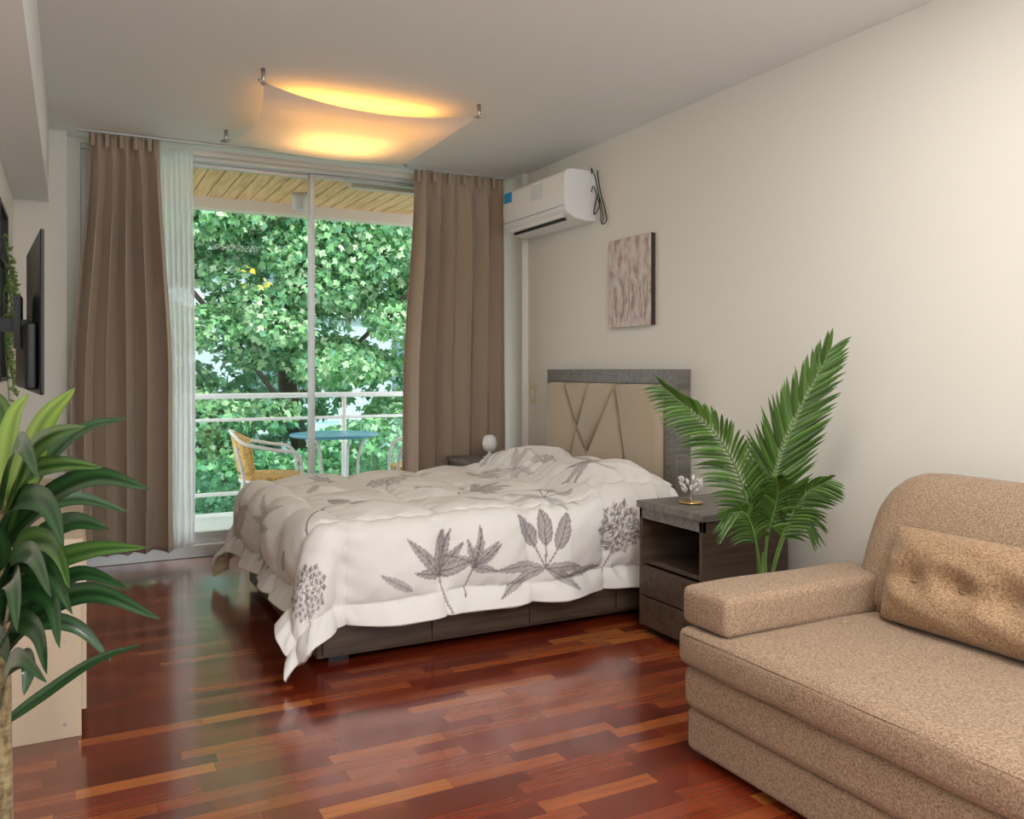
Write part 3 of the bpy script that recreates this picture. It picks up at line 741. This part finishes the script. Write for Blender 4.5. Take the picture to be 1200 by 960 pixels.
dr=empty('dracaena_plant'); D=1.5; V=[];F=[];CC=[]
def px2(u,v,dd=0):
    # plant-local coordinates: leaf sketch in the plane through the stem, dd = reach toward/away
    d=D+dd; return Fv*d+Rv*((u-600)/996*d)+Zv*(1.15-(v-433)/996*d)
LV=[
 ((2,640),(25,560),(50,495),(88,455),-.05,.026,2),
 ((2,620),(8,550),(18,490),(34,462),.02,.026,2),
 ((2,600),(5,530),(2,480),(-18,455),.05,.024,1),
 ((2,650),(45,555),(95,505),(150,490),.08,.017,0),
 ((2,640),(50,590),(110,560),(175,573),-.1,.024,0),
 ((2,650),(40,600),(90,585),(150,600),.1,.020,0),
 ((2,700),(50,665),(110,645),(172,642),.0,.021,1),
 ((2,700),(40,640),(85,612),(128,620),-.12,.022,0),
 ((2,770),(45,720),(110,695),(188,726),-.1,.022,0),
 ((2,740),(35,700),(70,688),(125,700),.12,.020,0),
 ((2,760),(40,730),(90,735),(130,775),.05,.016,0),
 ((2,850),(50,815),(110,775),(165,755),.05,.010,0),
 ((2,800),(20,780),(35,775),(28,815),-.08,.02,0),
 ((2,690),(25,640),(62,640),(82,690),-.15,.024,1),
 ((2,640),(20,590),(55,590),(75,640),-.18,.024,0),
 ((2,720),(25,690),(60,700),(70,760),-.2,.022,0),
 ((2,620),(30,560),(70,545),(120,548),-.15,.019,1),
 ((2,600),(15,540),(28,520),(45,560),-.22,.022,0),
 ((2,640),(30,540),(60,510),(100,500),-.2,.018,1),
 ((2,680),(30,660),(60,670),(85,720),-.25,.02,0),
 ((2,730),(60,690),(100,672),(150,690),-.05,.016,0),
 ((2,680),(-5,640),(-25,620),(-50,640),-.12,.022,0),
 ((2,780),(-5,740),(-25,720),(-50,745),-.12,.022,0),
 ((2,740),(10,690),(18,680),(20,740),-.28,.024,0),
 ((2,830),(10,790),(25,770),(55,800),-.22,.018,0),
 ((2,760),(20,730),(45,740),(55,790),-.18,.02,0),
 ((2,700),(15,660),(40,650),(60,700),-.3,.02,0),
]
for a,b1,b2,c,dd,W_,br in LV:
    pts=catmull([px2(*a),px2(*b1,dd*.35),px2(*b2,dd*.75),px2(*c,dd)],7)
    f_=random.uniform(.8,1.2)
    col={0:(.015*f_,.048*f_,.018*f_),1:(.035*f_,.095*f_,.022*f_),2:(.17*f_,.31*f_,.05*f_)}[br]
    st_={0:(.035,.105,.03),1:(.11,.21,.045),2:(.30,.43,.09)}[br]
    tgv=(pts[-1]-pts[0]).normalized(); sd=tgv.cross((-Fv+Zv*.5+Rv*random.uniform(-.3,.3)).normalized())
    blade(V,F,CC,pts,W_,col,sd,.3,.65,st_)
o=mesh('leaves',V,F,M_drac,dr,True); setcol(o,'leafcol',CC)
tb=px2(4,600)
tubes('stem',[([Vector((tb.x,tb.y,.12)),Vector((tb.x,tb.y,.45)),Vector((tb.x,tb.y,.95))],lambda t_: .019-.010*t_)],tweed('fibre_stem',(.12,.08,.035),(.32,.25,.13),110,.8),dr,10)
lathe('pot',[(.08,0),(.09,.01),(.11,.18),(.115,.20),(.10,.205),(.095,.17)],(tb.x,tb.y,0),mat('pot_white',(.7,.68,.64),.5),dr)
lathe('soil',[(.096,0),(.096,.01)],(tb.x,tb.y,.165),bpy.data.materials['soil'],dr)

# ---------------- TV & cabinet & trellis ----------------
tv=empty('wall_mounted_tv')
def obox(name,p0,p1,z0,z1,t0,t1,m,parent,bv=.004):
    a=Vector((*p0,0)); b_=Vector((*p1,0)); d=(b_-a).normalized(); nrm=Vector((-d.y,d.x,0))
    V=[]
    for z in (z0,z1):
        for p,t_ in ((a,t0),(b_,t0),(b_,t1),(a,t1)): q=p+nrm*t_; V.append((q.x,q.y,z))
    o=mesh(name,V,[(0,3,2,1),(4,5,6,7),(0,1,5,4),(1,2,6,5),(2,3,7,6),(3,0,4,7)],m,parent); bevel(o,bv); return o
obox('screen_panel',(-.073,3.0),(-.138,3.72),1.07,1.585,0,.012,M_black,tv)
obox('rear_housing',(-.078,3.06),(-.132,3.64),1.085,1.30,.012,.05,M_black,tv,.01)
boxes('wall_bracket',[((XL,3.28,1.2),(XL+.015,3.48,1.42)),((XL,3.33,1.28),(-.13,3.42,1.32)),((-.17,3.28,1.22),(-.15,3.46,1.40))],M_black,tv)
tc_=empty('tv_cabinet')
cx0,cx1,cy0,cy1=XL+.012,.03,2.99,4.7
boxes('carcass',[((cx0,cy0,0),(cx1,cy0+.02,.60)),((cx0,cy1-.02,0),(cx1,cy1,.60)),((cx0,cy0+.02,0.0),(cx0+.015,cy1-.02,.6)),((cx0,cy0,.60),(cx1+.005,cy1,.62)),((cx0+.015,cy0+.02,.05),(cx1,cy1-.02,.07)),((cx0+.015,3.84,.07),(cx1,3.86,.6))],M_palewood,tc_,.002)
boxes('doors',[((cx1-.002,cy0+.022,.075),(cx1+.014,3.835,.595)),((cx1-.002,3.865,.075),(cx1+.014,cy1-.022,.595))],M_palewood,tc_,.002)
boxes('screws',[((x,cy0-.002,z),(x+.008,cy0,z+.008)) for x in (-.2,-.02) for z in (.04,.3,.57)],M_steel,tc_)
tl_=empty('wall_trellis_with_vine')
boxes('frame',[((XL,3.95,1.1),(XL+.03,3.97,1.84)),((XL,4.43,1.1),(XL+.03,4.45,1.84))]+[((XL,3.95,z),(XL+.03,4.45,z+.018)) for z in (1.1,1.35,1.6,1.822)]+[((XL+.005,3.95+.1*i,1.1),(XL+.015,3.96+.1*i,1.84)) for i in range(1,5)],M_black,tl_)
vin=[];V=[];F=[];CC=[]
for i in range(7):
    y=3.98+i*.07; zt_=random.uniform(1.5,1.7); zb_=random.uniform(1.0,1.2)
    pts=catmull([(XL+.04,y,zt_),(XL+.06,y+.02,zt_-.15),(XL+.04,y-.01,(zt_+zb_)/2),(XL+.055,y+.01,zb_)],6); vin.append((pts,.002))
    for p in pts:
        for k in range(3):
            d=Vector((random.uniform(.1,1),random.uniform(-1,1),random.uniform(-.8,.3))).normalized(); L_=random.uniform(.02,.035)
            q=[p+d*L_*s_ for s_ in (0,.33,.66,1)]; f_=random.uniform(.7,1.4)
            blade(V,F,CC,q,.008,(.2*f_,.3*f_,.09*f_),d.cross(Vector((1,.2,.5))),.2,.8)
o=mesh('vine_leaves',V,F,M_palm,tl_,True); setcol(o,'leafcol',CC)
tubes('vine_stems',vin,bpy.data.materials['palm_stem'],tl_,5)

# ---------------- lights ----------------
wd=bpy.data.worlds.new('world'); scene.world=wd; wd.use_nodes=True; nt=wd.node_tree
bg=nt.nodes['Background']; bg.inputs[0].default_value=(.90,.95,1,1); bg.inputs[1].default_value=2.0
def area(name,loc,rot,sx,sy,e_,col):
    L=bpy.data.lights.new(name,'AREA'); L.shape='RECTANGLE'; L.size=sx; L.size_y=sy; L.energy=e_; L.color=col
    o=bpy.data.objects.new(name,L); o.location=loc; o.rotation_euler=rot; link(o); return o
s=bpy.data.lights.new('sun','SUN'); s.energy=2.6; s.angle=.15; s.color=(1,.97,.9)
o=bpy.data.objects.new('sun',s); o.rotation_euler=(math.radians(38),math.radians(-18),math.radians(20)); link(o)
area('fill_light_down',(1.0,-.5,H-.02),(0,0,0),.9,.9,34,(1,.95,.88))  # added fill light behind the camera, no fixture modelled
area('fill_light_down',(1.6,1.6,H-.02),(0,0,0),.5,.5,14,(1,.95,.88))  # second added fill, out of view overhead, brightens the room
area('fill_light_up',(.9,-.9,1.75),(math.radians(180),0,0),.4,.4,42,(.96,.98,1))  # invented upward fill behind the camera, lifts the ceiling by bounce

cam=bpy.data.cameras.new('camera'); co=bpy.data.objects.new('camera',cam); link(co); scene.camera=co
co.location=(0,0,1.15); co.rotation_euler=(math.radians(90),0,-math.radians(27.43))
cam.lens=29.88; cam.sensor_width=36; cam.shift_y=-47/1200; cam.clip_start=.05; cam.clip_end=200
scene.view_settings.view_transform='Standard'; scene.view_settings.look='None'; scene.view_settings.exposure=.3
